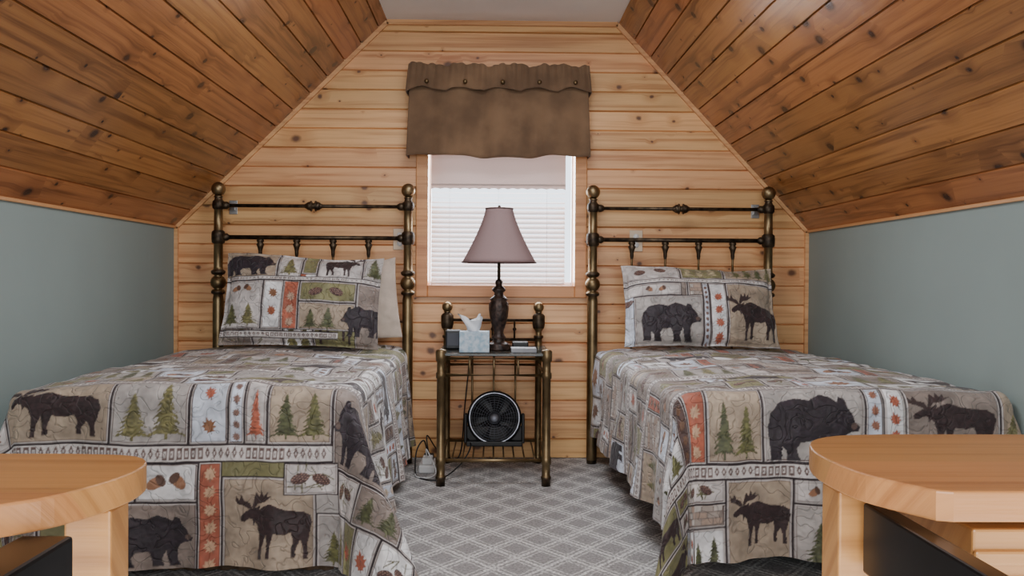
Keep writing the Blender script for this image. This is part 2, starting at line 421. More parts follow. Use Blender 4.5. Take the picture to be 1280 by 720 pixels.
BEAR=[(0,0.50),(0.02,0.43),(0.10,0.42),(0.16,0.38),(0.2,0.25),(0.18,0.07),(0.14,0.0),(0.28,0.0),(0.30,0.12),(0.33,0.28),(0.37,0.12),(0.34,0.0),(0.47,0.0),(0.48,0.15),(0.52,0.29),(0.66,0.27),(0.70,0.18),(0.66,0),(0.80,0),(0.81,0.15),(0.85,0.2),(0.85,0.0),(0.98,0.0),(0.98,0.2),(1.0,0.45),(0.97,0.68),(0.88,0.82),(0.72,0.88),(0.55,0.84),(0.42,0.93),(0.32,0.88),(0.25,0.82),(0.23,0.89),(0.17,0.87),(0.15,0.78),(0.09,0.67),(0.06,0.56)]
LEAF=[(0.5,0),(0.47,0.15),(0.25,0.12),(0.3,0.25),(0.05,0.3),(0.2,0.42),(0.0,0.6),(0.22,0.6),(0.2,0.8),(0.38,0.72),(0.5,1.0),(0.62,0.72),(0.8,0.8),(0.78,0.6),(1.0,0.6),(0.8,0.42),(0.95,0.3),(0.7,0.25),(0.75,0.12),(0.53,0.15)]
def tree_poly(seed=0):
    rr=random.Random(seed)
    l=[(0.5,1.0)]; r=[]
    n=9
    for i in range(n):
        z=1-(i+1)/n*0.9; w=0.06+0.50*(i+1)/n*rr.uniform(.7,1.1); w2=0.06+0.50*(i+1)/n*rr.uniform(.7,1.1)
        l.append((0.5-w,z-0.03)); l.append((0.5-w*0.5,z+0.01)); r.append((0.5+w2,z-0.03)); r.append((0.5+w2*0.5,z+0.01))
    return l+[(0.46,0.1),(0.46,0),(0.54,0),(0.54,0.1)]+r[::-1]
TREES=[tree_poly(q) for q in range(5)]
def snoise(u,v,sc,seed):
    r=np.random.default_rng(seed); T=r.random((64,64))
    a=u/sc+100; b=v/sc+100
    i=np.floor(a).astype(int); j=np.floor(b).astype(int); fa=a-i; fb=b-j
    fa=fa*fa*(3-2*fa); fb=fb*fb*(3-2*fb)
    g=lambda x,y:T[x%64,y%64]
    return (g(i,j)*(1-fa)+g(i+1,j)*fa)*(1-fb)+(g(i,j+1)*(1-fa)+g(i+1,j+1)*fa)*fb
def jag(P,amp,seed):
    rr=random.Random(seed); out=[]
    n=len(P)
    for i in range(n):
        a=P[i]; b=P[(i+1)%n]; l=math.hypot(b[0]-a[0],b[1]-a[1]); k=max(1,int(l/0.04))
        for q in range(k):
            t=q/k; out.append((a[0]+(b[0]-a[0])*t+(rr.uniform(-amp,amp) if q else 0),a[1]+(b[1]-a[1])*t+(rr.uniform(-amp,amp) if q else 0)))
    return out
class Tex:
    def __init__(s,u0,u1,v0,v1,res=0.002,seed=1):
        s.u0,s.v0,s.u1,s.v1,s.res=u0,v0,u1,v1,res
        s.W=int((u1-u0)/res)+2; s.H=int((v1-v0)/res)+2
        s.a=np.tile(np.array(PAL['greige'],float),(s.H,s.W,1)); s.h=np.ones((s.H,s.W))
        s.r=random.Random(seed)
    def sl(s,u0,v0,u1,v1):
        f=lambda x,o,n:max(0,min(n,int(round((x-o)/s.res))))
        return slice(f(v0,s.v0,s.H),f(v1,s.v0,s.H)),slice(f(u0,s.u0,s.W),f(u1,s.u0,s.W))
    def rect(s,u0,v0,u1,v1,c,h=None):
        y,x=s.sl(u0,v0,u1,v1); s.a[y,x]=c
        if h is not None: s.h[y,x]=h
    def poly(s,pts,c,h=None,tx=0.0):
        p=np.array(pts); y,x=s.sl(p[:,0].min()-.004,p[:,1].min()-.004,p[:,0].max()+.004,p[:,1].max()+.004)
        if y.stop<=y.start or x.stop<=x.start: return
        V,U=np.mgrid[y.start:y.stop,x.start:x.stop]; U=s.u0+U*s.res; V=s.v0+V*s.res
        ins=np.zeros(U.shape,bool); n=len(p)
        for i in range(n):
            x1,y1=p[i-1];x2,y2=p[i]
            if y1==y2: continue
            c_=((y1>V)!=(y2>V))&(U<(x2-x1)*(V-y1)/(y2-y1)+x1); ins^=c_
        if tx:
            nz=snoise(U*1.0,V*2.0,.010,77)+.6*snoise(U,V,.022,31)
            col=np.array(c,float)*(1+tx*(nz[...,None]-.8)); s.a[y,x][ins]=col[ins]
        else: s.a[y,x][ins]=c
        if h is not None: s.h[y,x][ins]=h
    def fit(s,P,u0,v0,u1,v1,c,flip=False,rot=0,h=None,tx=0.0):
        cx,cy=(u0+u1)/2,(v0+v1)/2; q=[]
        for a,b in P:
            if flip: a=1-a
            X=(a-.5)*(u1-u0); Y=(b-.5)*(v1-v0)
            q.append((cx+X*math.cos(rot)-Y*math.sin(rot),cy+X*math.sin(rot)+Y*math.cos(rot)))
        s.poly(q,c,h,tx)
    def ell(s,cx,cy,a,b,c,rot=0,h=None):
        s.poly([(cx+a*math.cos(t)*math.cos(rot)-b*math.sin(t)*math.sin(rot),cy+a*math.cos(t)*math.sin(rot)+b*math.sin(t)*math.cos(rot)) for t in np.linspace(0,2*pi,22)[:-1]],c,h)
    def block(s,u0,v0,u1,v1,bg,w=0.004):
        c=PAL[bg] if isinstance(bg,str) else bg
        s.rect(u0,v0,u1,v1,PAL['dark'],0.2); s.rect(u0+w,v0+w,u1-w,v1-w,PAL['stone'],0.7)
        s.rect(u0+w*1.9,v0+w*1.9,u1-w*1.9,v1-w*1.9,PAL['brown']); s.rect(u0+w*2.4,v0+w*2.4,u1-w*2.4,v1-w*2.4,c,1.0)
        y,x=s.sl(u0+w*2.5,v0+w*2.5,u1-w*2.5,v1-w*2.5)
        if y.stop>y.start and x.stop>x.start:
            V,U=np.mgrid[y.start:y.stop,x.start:x.stop]; sd=s.r.randint(0,999)
            s.a[y,x]*=(0.84+0.26*snoise(U*s.res,V*s.res,0.045,sd)+.07*snoise(U*s.res,V*s.res,0.012,sd+1))[...,None]
    def moose(s,u0,v0,u1,v1,flip=False):
        d=(50,34,36); m=0.1*(v1-v0)
        b=(u0+0.06*(u1-u0),v0+m,u1-0.03*(u1-u0),v1-0.08*(v1-v0))
        s.fit(jag(MOOSE,.007,2),*b,d,flip,h=1.35,tx=.4)
        s.fit(ANT1,*b,(58,42,42),flip); s.fit(ANT2,*b,(58,42,42),flip)
    def bear(s,u0,v0,u1,v1,flip=False):
        m=0.09*(v1-v0); W=u1-u0;H=v1-v0
        s.fit(jag(BEAR,.007,5),u0+0.04*W,v0+m,u1-0.04*W,v1-0.1*H,(42,34,42),flip,h=1.35,tx=.45)
        hx=u0+W*(0.1 if not flip else 0.9)
        s.ell(hx,v0+H*0.50,W*0.035,H*0.04,(96,78,72))
    def trees(s,u0,v0,u1,v1,n=2,c=None):
        w=(u1-u0-0.02)/n
        for i in range(n):
            k=s.r.uniform(0.75,1.0); cc=c or s.r.choice([(96,96,58),(80,84,56),(110,106,68)])
            a=u0+0.01+i*w; T_=s.r.choice(TREES); b=(a,v0+0.014,a+w,v0+0.014+(v1-v0-0.03)*k)
            s.fit(jag(T_,.02,i),*b,cc,h=1.2,tx=.5)
    def leaf(s,cu,cv,r,c=None,rot=None):
        c=c or s.r.choice([PAL['rust'],(140,96,66),(120,84,66)])
        rot=s.r.uniform(-.7,.7) if rot is None else rot
        s.fit(LEAF,cu-r*.8,cv-r,cu+r*.8,cv+r,c,rot=rot,h=1.2)
        dx,dy=-math.sin(rot)*r,math.cos(rot)*r; s.poly([(cu-dx-.001,cv-dy),(cu+dx*.8,cv+dy*.8),(cu-dx+.002,cv-dy)],tuple(q*.6 for q in c))
    def cone(s,cu,cv,a,rot=0):
        s.ell(cu,cv,a,a*.55,(78,54,52),rot,1.25)
        for i in range(-3,4):
            for j in(-1,0,1):
                X=i*a*.27; Y=j*a*.27+(a*.13 if i%2 else 0)
                if (X/a)**2+(Y/(a*.55))**2<0.8:
                    s.ell(cu+X*math.cos(rot)-Y*math.sin(rot),cv+X*math.sin(rot)+Y*math.cos(rot),a*.09,a*.06,(156,124,110),rot)
    def acorn(s,cu,cv,a,rot=0):
        s.ell(cu,cv,a,a*.6,(156,112,84),rot,1.2); s.ell(cu+a*.6*math.cos(rot),cv+a*.6*math.sin(rot),a*.45,a*.7,(92,66,54),rot)
    def needles(s,u0,v0,u1,v1):
        for _ in range(14):
            cu=s.r.uniform(u0,u1);cv=s.r.uniform(v0,v1);t=s.r.uniform(0,pi)
            l=0.022; dx,dy=math.cos(t)*l,math.sin(t)*l; nx,ny=-math.sin(t)*.0018,math.cos(t)*.0018
            s.poly([(cu-dx-nx,cv-dy-ny),(cu+dx-nx,cv+dy-ny),(cu+dx+nx,cv+dy+ny),(cu-dx+nx,cv-dy+ny)],(100,98,68))
    def tribal(s,u0,v0,u1,v1):
        s.rect(u0,v0,u1,v1,PAL['dark'],0.3); s.rect(u0,v0+.004,u1,v1-.004,(210,205,203),1.0)
        m=(v0+v1)/2; hh=(v1-v0)/2-.009; u=u0; k=0
        while u<u1-0.02:
            c=(106,86,82)
            if (k//6)%2==0:
                s.rect(u+.003,m-hh,u+.019,m+hh,c); s.rect(u+.007,m-hh*.55,u+.015,m+hh*.55,(210,205,203)); s.rect(u+.0095,m-hh*.2,u+.0125,m+hh*.2,c)
            else:
                s.poly([(u+.003,m),(u+.011,m+hh),(u+.019,m),(u+.011,m-hh)],c); s.poly([(u+.008,m),(u+.011,m+hh*.4),(u+.014,m),(u+.011,m-hh*.4)],(210,205,203))
            u+=.022; k+=1
    def leafstrip(s,u0,v0,u1,v1,bg='rust',c=None):
        s.block(u0,v0,u1,v1,bg,0.003); r=min((u1-u0)*.34,0.03); cv=v0+r*1.4
        while cv<v1-r: s.leaf((u0+u1)/2,cv,r,c or (188,170,150)); cv+=r*2.3
    def bricks(s,u0,v0,u1,v1):
        s.block(u0,v0,u1,v1,'taupe',.003); v=v0+.012;k=0
        while v<v1-.02:
            u=u0+.012-(0.02 if k%2 else 0)
            while u<u1-.012:
                a=max(u,u0+.012); b=min(u+.036,u1-.012)
                if b>a+.006: s.rect(a,v,b,v+.017,s.r.choice([(194,187,181),(168,156,148),(172,150,136)]),1.1)
                u+=.040
            v+=.021;k+=1
    def auto(s,u0,v0,u1,v1):
        w=u1-u0;h=v1-v0; k=s.r.random()
        if w<0.085: s.leafstrip(u0,v0,u1,v1,s.r.choice(['rust','blue','brown','white']),s.r.choice([(188,170,150),PAL['rust'],(110,80,60)])); return
        bg=s.r.choice(['stone','tan','blue','taupe','greige','white','olive','white','taupe'])
        s.block(u0,v0,u1,v1,bg); cu,cv=(u0+u1)/2,(v0+v1)/2
        if w>0.2 and h>0.12:
            if k<.35: s.moose(u0,v0,u1,v1,s.r.random()<.5)
            elif k<.7: s.bear(u0,v0,u1,v1,s.r.random()<.5)
            else: s.trees(u0,v0,u1,v1,3)
        elif k<.36:
            s.needles(u0+.03,v0+.03,u1-.03,v1-.03)
            s.cone(cu-w*.16,cv,min(w*.2,h*.3),.4); s.cone(cu+w*.18,cv+h*.1,min(w*.2,h*.3),-.5)
        elif k<.48: s.acorn(cu-w*.15,cv,min(w,h)*.18,.4); s.acorn(cu+w*.2,cv-h*.08,min(w,h)*.18,2.6)
        elif k<.58: s.bricks(u0,v0,u1,v1)
        elif k<.76: s.trees(u0,v0,u1,v1,2 if w>.12 else 1)
        else: s.leaf(cu,cv,min(w,h)*.36)
    def row(s,u0,u1,v0,v1):
        u=u0
        while u<u1-0.03:
            w=s.r.choice([.06,.10,.12,.15,.20,.25]); 
            if u+w>u1-.06: w=u1-u
            if s.r.random()<.5 and w>.09 and w<.22 and v1-v0>.14:
                m=(v0+v1)/2; s.auto(u,v0,u+w,m); s.auto(u,m,u+w,v1)
            else: s.auto(u,v0,u+w,v1)
            u+=w
    def finish(s):
        V,U=np.mgrid[0:s.H,0:s.W]; U=U*s.res; V=V*s.res
        s.a*=(0.95+0.10*snoise(U,V,0.012,55))[...,None]
        s.a=s2l(np.clip(s.a,0,255))
    def sample(s,U,V):
        x=np.clip((U-s.u0)/s.res,0,s.W-1.001); y=np.clip((V-s.v0)/s.res,0,s.H-1.001)
        i=x.astype(int); j=y.astype(int); fx=(x-i)[...,None]; fy=(y-j)[...,None]
        A=np.concatenate([s.a,s.h[...,None]],-1)
        return (A[j,i]*(1-fx)+A[j,i+1]*fx)*(1-fy)+(A[j+1,i]*(1-fx)+A[j+1,i+1]*fx)*fy

def gridmesh(name,P,Cc,mat,parent=None,**kw):
    ny,nx=P.shape[:2]; me=bpy.data.meshes.new(name)
    c=np.array([(P[...,0].min()+P[...,0].max())/2,(P[...,1].min()+P[...,1].max())/2,P[...,2].min()])
    Q=(P-c).reshape(-1,3).astype(np.float32)
    idx=np.arange(ny*nx).reshape(ny,nx)
    F=np.stack([idx[:-1,:-1],idx[:-1,1:],idx[1:,1:],idx[1:,:-1]],-1).reshape(-1,4)
    me.vertices.add(len(Q)); me.vertices.foreach_set('co',Q.ravel())
    me.loops.add(F.size); me.loops.foreach_set('vertex_index',F.ravel().astype(np.int32))
    me.polygons.add(len(F)); me.polygons.foreach_set('loop_start',(np.arange(len(F))*4).astype(np.int32))
    me.polygons.foreach_set('use_smooth',np.ones(len(F),bool))
    me.update(calc_edges=True)
    at=me.color_attributes.new('Col','FLOAT_COLOR','POINT'); at.data.foreach_set('color',Cc.reshape(-1).astype(np.float32))
    me.materials.append(mat)
    o=bpy.data.objects.new(name,me); C.objects.link(o); WPOS[o.name]=Vector(c); o.location=Vector(c)
    return tag(o,**kw)

def make_quilt(tex,W,Ln,zt,dl,dr,df,x0f,x0h,yf,lim,seed,flfront=0.07,cfl=(0.3,0.3),sfl=(0.08,0.08),**kw):
    us=np.linspace(-dl,W+dr,int((W+dl+dr)/0.003))
    vs=np.concatenate([np.arange(-df,0.12,0.003),np.linspace(0.12,Ln,int((Ln-.12)/0.006))])
    U,V=np.meshgrid(us,vs)
    a=np.maximum(0,np.maximum(-U,U-W)); sg=np.where(U<W/2,-1.0,1.0); b=np.maximum(0,-V)
    r=np.hypot(a,b); ph=np.arctan2(b,np.maximum(a,1e-9)); ph=np.where(r<1e-6,0,ph)
    R=0.055; th=np.clip(r/R,0,pi/2); out=R*np.sin(th); down=R*(1-np.cos(th)); e=np.clip(r-R*pi/2,0,None)
    s2=np.sin(2*ph)**2
    cf=np.where(sg<0,cfl[0],cfl[1]); sf=np.where(sg<0,sfl[0],sfl[1])
    sf=sf*(1-.55*np.clip(V/Ln,0,1))
    fl=sf*np.cos(ph)**2+flfront*np.sin(ph)**2+cf*s2
    ramp=np.clip(e/0.35,0,1.3)
    arc=np.where(b>a,U,V)
    wgt=np.clip(1-s2*3,0,1)
    ruf=ramp*wgt*(0.016*np.sin(arc*2*pi/0.45+seed)+0.009*np.sin(arc*2*pi/0.26+seed*2.1)+.003*np.sin(arc*2*pi/.12+seed))
    ruf+=ramp*(-0.05)*np.sin(4*ph)**2*np.where((a>0)&(b>0),1,0)
    ruf+=0.022*(snoise(U,V,0.16,seed+5)-0.5)*np.clip(e/0.1,0,1)
    out=out+e*fl+ruf; down=down+e*np.sqrt(np.maximum(0,1-fl**2))
    down+=0.005*np.sin(arc*2*pi/.6+seed)*ramp
    cu=np.clip(U,0,W); cv=np.clip(V,0,None)
    lx=cu+sg*np.cos(ph)*out*(a>0); ly=cv-np.sin(ph)*out
    z=zt-down
    top=np.clip(1-r/0.08,0,1)
    z+=top*(0.020*np.sin(pi*np.clip(cu/W,0,1))+0.016*(snoise(U,V,0.18,seed)-0.5)+0.012*(snoise(U,V,0.08,seed+1)-0.5))
    z+=0.004*(snoise(U,V,0.045,seed+2)-0.5)
    ly+=0.010*(snoise(U,V,0.06,seed+3)-0.5)*np.clip(e/.1,0,1)
    ex=np.maximum(0,0.012-z); z=np.maximum(z,0.012+0.006*snoise(U,V,.05,3))
    lx=lx+sg*np.cos(ph)*ex*0.5; ly=ly-np.sin(ph)*ex*0.6
    t=np.clip(ly/Ln,-0.3,1)
    X=x0f+(x0h-x0f)*t+lx; Y=yf+ly
    X=np.clip(X,-lim,lim)
    Pp=np.stack([X,Y,z],-1)
    return gridmesh('quilt',Pp,tex.sample(U,V),M['quilt'],**kw)

WQ=1.02
XHL,XHR=-1.525,0.590
T=Tex(-0.6,WQ+0.6,-0.62,2.0,seed=11)
v=0.02
for hgt in(.05,.13,.17,.045,.20,.15,.045,.18,.2,.15,.05,.2,.2,.2):
    if hgt<.06: T.tribal(-.6,v,WQ+.6,v+hgt)
    else: T.row(-.6,WQ+.6,v,v+hgt)
    v+=hgt
T.row(-.6,-0.08,-.2,.02); r0,r1=-.200,.02
T.block(-.08,r0,.29,r1,'tan'); T.moose(-.07,r0,.27,r1)
T.block(.29,r0,.54,r1,'greige'); T.trees(.30,r0,.53,r1,2)
T.block(.54,r0,.665,r1,'blue'); T.leaf(.602,r0+.06,.03,(140,96,66)); T.leaf(.602,r0+.16,.024,PAL['rust'])
T.leafstrip(.665,r0,.715,r1,'blue',(130,100,90))
T.block(.715,r0,.79,r1,'stone'); T.trees(.715,r0,.79,r1,1,PAL['rust'])
T.block(.79,r0,1.0,r1,'tan'); T.trees(.795,r0,.995,r1,2)
T.block(1.0,-.28,1.32,r1,'taupe')
T.row(1.32,WQ+.6,r0,r1)
T.tribal(-.6,-.255,1.0,-.2); T.tribal(1.32,-.255,WQ+.6,-.2)
T.row(-.6,.28,-.62,-.255)
T.block(.28,-.38,.38,-.255,'stone'); T.leaf(.33,-.32,.035)
T.block(.38,-.38,.575,-.255,'white'); T.acorn(.44,-.32,.03,.5); T.acorn(.51,-.315,.03,2.4)
T.block(.28,-.62,.575,-.38,'taupe'); T.bear(.285,-.60,.57,-.385,True)
T.leafstrip(.575,-.62,.65,-.255,'rust',(196,160,130))
T.block(.65,-.62,.95,-.30,'tan'); T.moose(.695,-.59,.945,-.325); T.rect(.65,-.30,.86,-.255,PAL['olive'])
T.block(.85,-.36,1.02,-.255,'stone'); T.needles(.88,-.34,.99,-.28); T.cone(.90,-.305,.03,.3); T.cone(.965,-.31,.03,-.4)
T.block(.95,-.62,1.14,-.42,'greige'); T.trees(.955,-.6,1.13,-.43,2)
T.block(1.02,-.42,1.2,-.28,'stone'); T.cone(1.07,-.345,.036,.6); T.cone(1.14,-.34,.033,-.3); T.needles(1.05,-.40,1.17,-.30)
T.row(1.2,WQ+.6,-.42,-.28); T.row(1.14,WQ+.6,-.62,-.42)
T.bear(.99,-.285,1.29,.01)
T.finish()
make_quilt(T,WQ,1.78,0.605,0.42,0.52,0.59,-1.515,XHL,2.90,XW-0.008,3,cfl=(.3,.44),sfl=(.08,.13),label='woodland patchwork quilt with moose and bears, draped over twin bed',category='quilt',group='woodland quilts')

T=Tex(-0.6,WQ+0.6,-0.62,2.0,seed=23)
v=0.0
for hgt in(.045,.15,.17,.045,.20,.15,.045,.18,.2,.15,.05,.2,.2,.2):
    if hgt<.06: T.tribal(-.6,v,WQ+.6,v+hgt)
    else: T.row(-.6,WQ+.6,v,v+hgt)
    v+=hgt
r0,r1=-.25,0.0
T.row(-.6,-.04,r0,r1)
T.leafstrip(-.04,r0,.04,r1,'rust',(196,160,130))
T.block(.04,r0,.225,r1,'tan'); T.trees(.05,r0,.215,r1,2)
T.block(.225,r0,.56,r1,'greige')
T.leafstrip(.56,r0,.62,r1,'blue',(150,100,80)); T.leafstrip(.62,r0,.69,r1,'white',PAL['rust'])
T.block(.69,r0,1.0,r1,'taupe'); T.moose(.695,r0+.02,.995,r1-.005)
T.block(1.0,r0,1.14,r1,'tan'); T.trees(1.0,r0,1.14,r1,1)
T.row(1.14,WQ+.6,r0,r1)
T.tribal(-.6,-.30,WQ+.6,-.25)
T.block(.1,-.62,.32,-.30,'tan'); T.moose(.11,-.54,.32,-.32)
T.block(.32,-.62,.48,-.38,'greige'); T.trees(.33,-.6,.47,-.40,1)
T.block(.32,-.38,.48,-.30,'stone'); T.acorn(.38,-.34,.02,.5); T.acorn(.43,-.34,.02,2.4)
T.row(.48,WQ+.6,-.62,-.30); T.row(-.6,.1,-.45,-.30); T.row(-.6,.1,-.62,-.45)
T.bear(.225,r0-.02,.555,r1+.01,True)
T.finish()
make_quilt(T,WQ-.01,1.78,0.605,0.48,0.42,0.56,0.645,XHR,2.87,XW-0.008,8,cfl=(.17,.3),sfl=(.08,.08),label='woodland patchwork quilt with bear and moose blocks, draped over twin bed',category='quilt',group='woodland quilts')

# ------------------------------------------------------------ pillows
def pillow(tex,w,h,th,loc,tilt,roll,mat,name='pillow',fl=0.05,res=0.0035,**kw):
    n=int(w/res); m=int(h/res)
    p=np.linspace(-1,1,n); q=np.linspace(-1,1,m); Pp,Q=np.meshgrid(p,q)
    ki=1-fl
    pp=np.clip(np.abs(Pp)/ki,0,1); qq=np.clip(np.abs(Q)/ki,0,1)
    T_=th/2*np.sqrt(np.maximum(0,(1-pp**2.6)))*np.sqrt(np.maximum(0,(1-qq**2.6)))
    X=w/2*Pp*(1-0.035*(1-Q**2)); Z=h/2*Q*(1-0.05*(1-Pp**2))
    wr=0.018*(snoise(X,Z,0.09,int(w*1000))-0.5)+0.008*(snoise(X,Z,0.04,5)-0.5)
    Z=Z-0.01*np.sin(Pp*3)*(Q>0)*Q
    Yf=-T_-0.004+wr; Yb=T_+0.004+wr*np.where(T_<.004,1,0.4)
    F=np.stack([X,Yf,Z],-1); B=np.stack([X,Yb,Z],-1)[:,::-1]
    Call=tex.sample(X,Z) if tex else np.ones(X.shape+(4,))*.5
    cb=np.ones(X.shape+(4,)); cb[...,:3]=s2l((150,140,132))
    Pt=np.concatenate([F,B,F[:,:1]],1); Ct=np.concatenate([Call,cb,Call[:,:1]],1)
    M_=Matrix.Translation(loc)@Matrix.Rotation(-tilt,4,'X')@Matrix.Rotation(roll,4,'Y')
    R3=np.array(M_.to_3x3()); Pt=Pt@R3.T+np.array(loc)
    return gridmesh(name,Pt,Ct,mat,**kw)
T=Tex(-.42,.42,-.27,.27,seed=5)
T.row(-.42,.42,-.27,.27)
T.block(-.40,.10,-.12,.25,'tan'); T.bear(-.40,.10,-.12,.25,True)
T.block(-.12,.10,-.0,.25,'stone'); T.trees(-.12,.1,0,.25,1)
T.block(.0,.12,.08,.25,'olive'); T.block(.08,.10,.30,.25,'stone'); T.moose(.1,.10,.29,.25,True)
T.block(.30,.10,.42,.25,'greige'); T.trees(.3,.1,.41,.25,1)
T.tribal(-.42,.085,.42,.11)
T.block(-.40,-.16,-.18,.085,'stone'); T.trees(-.39,-.16,-.19,.0,2); T.acorn(-.32,.04,.022,.4); T.acorn(-.26,.045,.022,2.5)
T.block(-.18,-.16,-.08,.085,'white'); T.leaf(-.13,.02,.03,(140,96,66)); T.leaf(-.13,-.07,.03,(160,90,60))
T.leafstrip(-.08,-.16,.0,.085,'rust',(180,150,130))
T.block(.0,-.02,.28,.085,'olive'); T.cone(.08,.03,.035,.3); T.cone(.18,.035,.035,-.3)
T.block(.0,-.16,.28,-.02,'tan'); T.trees(.01,-.17,.2,-.02,2)
T.block(.28,-.25,.42,.085,'taupe'); T.bear(.20,-.2,.42,.0)
T.tribal(-.42,-.2,.2,-.165); T.finish()
pillow(T,0.79,0.475,0.16,(-0.958,4.43,0.858),math.radians(16),math.radians(1.5),M['quilt'],label='patchwork pillow sham leaning on brass headboard beside plain pillow',category='pillow',group='woodland pillow shams')
T=Tex(-.42,.42,-.27,.27,seed=9)
T.row(-.42,.42,-.27,.27)
T.block(-.40,.12,-.1,.25,'stone'); T.cone(-.3,.17,.03,.3); T.cone(-.2,.18,.03,-.3)
T.block(-.1,.12,.12,.25,'olive'); T.trees(-.1,.12,.1,.25,3,(160,150,120)); T.block(.12,.12,.42,.25,'tan'); T.trees(.15,.12,.4,.25,4)
T.tribal(-.42,.10,.42,.125)
T.block(-.40,.03,-.1,.10,'stone'); T.acorn(-.2,.065,.018,.4); T.acorn(-.26,.065,.018,2.5)
T.block(-.34,-.22,-.0,.03,'greige'); T.bear(-.32,-.22,.0,.03,True)
T.block(.0,-.22,.07,.1,'blue'); T.leafstrip(.0,-.22,.035,.1,'blue',(120,90,80)); T.leafstrip(.035,-.22,.12,.1,'white',PAL['rust'])
T.block(.12,-.22,.40,.10,'tan'); T.moose(.12,-.22,.39,.07)
T.finish()
pillow(T,0.78,0.44,0.18,(1.045,4.45,0.838),math.radians(24),math.radians(0.5),M['quilt'],label='patchwork pillow sham with bear and moose leaning on headboard',category='pillow',group='woodland pillow shams')
pillow(None,0.60,0.42,0.08,(-0.79,4.58,0.848),math.radians(6),math.radians(-6),M['linen'],fl=0.01,label='plain beige pillow behind patchwork sham',category='pillow')

# ------------------------------------------------------------ beds
def post_prof():
    k=[(.001,0),(0.026,0),(0.026,.012),(0.0275,.02)]
    k+=[(0.0275,.86),(0.024,.885),(0.036,.892),(0.036,.902),(0.030,.91)]
    for i in range(7):
        a=-1.1+2.2*i/6; k.append((0.040*math.cos(a),.949+0.040*math.sin(a)))
    k+=[(0.030,.99),(0.037,.998),(0.037,1.008),(0.025,1.016),(0.023,1.03),(0.023,1.15),(0.033,1.157),(0.035,1.175),(0.035,1.2),(0.033,1.214),(0.023,1.222),
        (0.022,1.33),(0.030,1.337),(0.032,1.352),(0.030,1.372),(0.022,1.38),(0.018,1.392),(0.024,1.398),(0.016,1.405)]
    for i in range(9):
        a=-1.15+(pi/2+1.15)*i/8; k.append((max(.0005,0.037*math.cos(a)),1.438+0.037*math.sin(a)))
    return k
def bed(xl,xr,spx,x0f,x0h,lab,skirt):
    yh=4.65; cx=(xl+xr)/2
    e=empty('bed',(cx,3.75,0.0),label=lab,category='bed',group='brass twin beds')
    hb=empty('headboard',(cx,yh,0.0),e)
    for z,r in((1.352,.0095),(1.186,.0115),(.50,.0125)):
        mb=MB().tube([(xl,yh,z),(xr,yh,z)],r,12,0)
        if z>1:
            for x,s in((xl,1),(xr,-1)):
                mb.lathe([(0.012,0.018),(0.020,0.03),(0.020,0.045),(0.014,0.055),(0.0,0.07)],(x,yh,z),16,0,axis=(s,0,0))
        mk(mb,'rail',M['darkbrass'],hb)
    mb=MB()
    for dx,r in((-.036,.014),(-.02,.023),(0,.016),(.02,.023),(.036,.014)): mb.ball((cx+dx,yh,1.352),r,0,14)
    for dx in(-.012,.012): mb.lathe([(0.01,-.003),(.028,-.003),(.028,.003),(.01,.003)],(cx+dx,yh,1.352),16,0,axis=(1,0,0))
    mk(mb,'ornament',M['darkbrass'],hb)
    for x in(xl,xr):
        mk(MB().lathe2(post_prof(),(x,yh,0),[(0,.02),(.885,.905),(.99,1.012),(1.15,1.22),(1.33,1.40)]),'post',[M['brass'],M['darkbrass']],hb)
    for x in spx:
        mk(MB().lathe2([(.006,.5),(.006,1.08),(0.007,1.085),(0.010,1.10),(0.010,1.115),(0.015,1.135),(0.021,1.15),(0.014,1.158),(0.019,1.165),(0.019,1.172),(.012,1.18)],(x,yh,0),[(1.083,1.2)],16),'spindle',[M['brass'],M['darkbrass']],hb)
    def sb(z0,z1,ins,b,fy=0.0):
        m=MB()
        bm=bmesh.new(); bmesh.ops.create_cube(bm,size=1.0)
        for v in bm.verts:
            lx=(v.co.x+.5)*(WQ-2*ins)+ins; ly=(v.co.y+.5)*(1.72-ins-fy)+ins+fy; t=ly/1.78
            v.co=Vector((x0f+(x0h-x0f)*t+lx,2.90+ly,z0+(v.co.z+.5)*(z1-z0)))
        bmesh.ops.bevel(bm,geom=bm.edges[:],offset=b,segments=3,affect='EDGES')
        bm.verts.index_update(); m.add([v.co.copy() for v in bm.verts],[[v.index for v in f.verts] for f in bm.faces]); bm.free(); return m
    mk(sb(.36,.585,.02,.04),'mattress',M['mattress'],e)
    mk(sb(.20,.36,.03,.02),'box_spring',M['dark'],e)
    mk(sb(.12,.20,.035,.004),'frame',M['blacksteel'],e)
    for lx in(.14,WQ-.14):
        for ly in(.45,1.5):
            X=x0f+(x0h-x0f)*ly/1.78+lx
            mk(MB().lathe([(.022,0),(.022,.03),(.014,.04),(.014,.13)],(X,2.9+ly,0),14),'leg',M['blacksteel'],e)
    if skirt:
        mb=MB(); vs=[];fs=[];n=120
        for i_ in range(n+1):
            x=x0f+.03+(WQ-.06)*i_/n; y=2.925+.008*math.sin(i_*.9)
            vs+=[(x,y,.2),(x,y-.004,.006)]
        mb.add(vs,[[2*i_,2*i_+2,2*i_+3,2*i_+1] for i_ in range(n)],0,True)
        mk(mb,'bed_skirt',M['skirt'],e,label='brown fabric bed skirt')
    return e
s=1100/4.65
bed(-1.445,-0.452,[(p-617)/s for p in(327,372,417,461)],-1.515,XHL,'antique brass twin bed with beige spare pillow and brown skirt',True)
bed(0.524,1.458,[(p-617)/s for p in(790,832,874,917)],0.645,XHR,'antique brass twin bed with dark open underside',False)

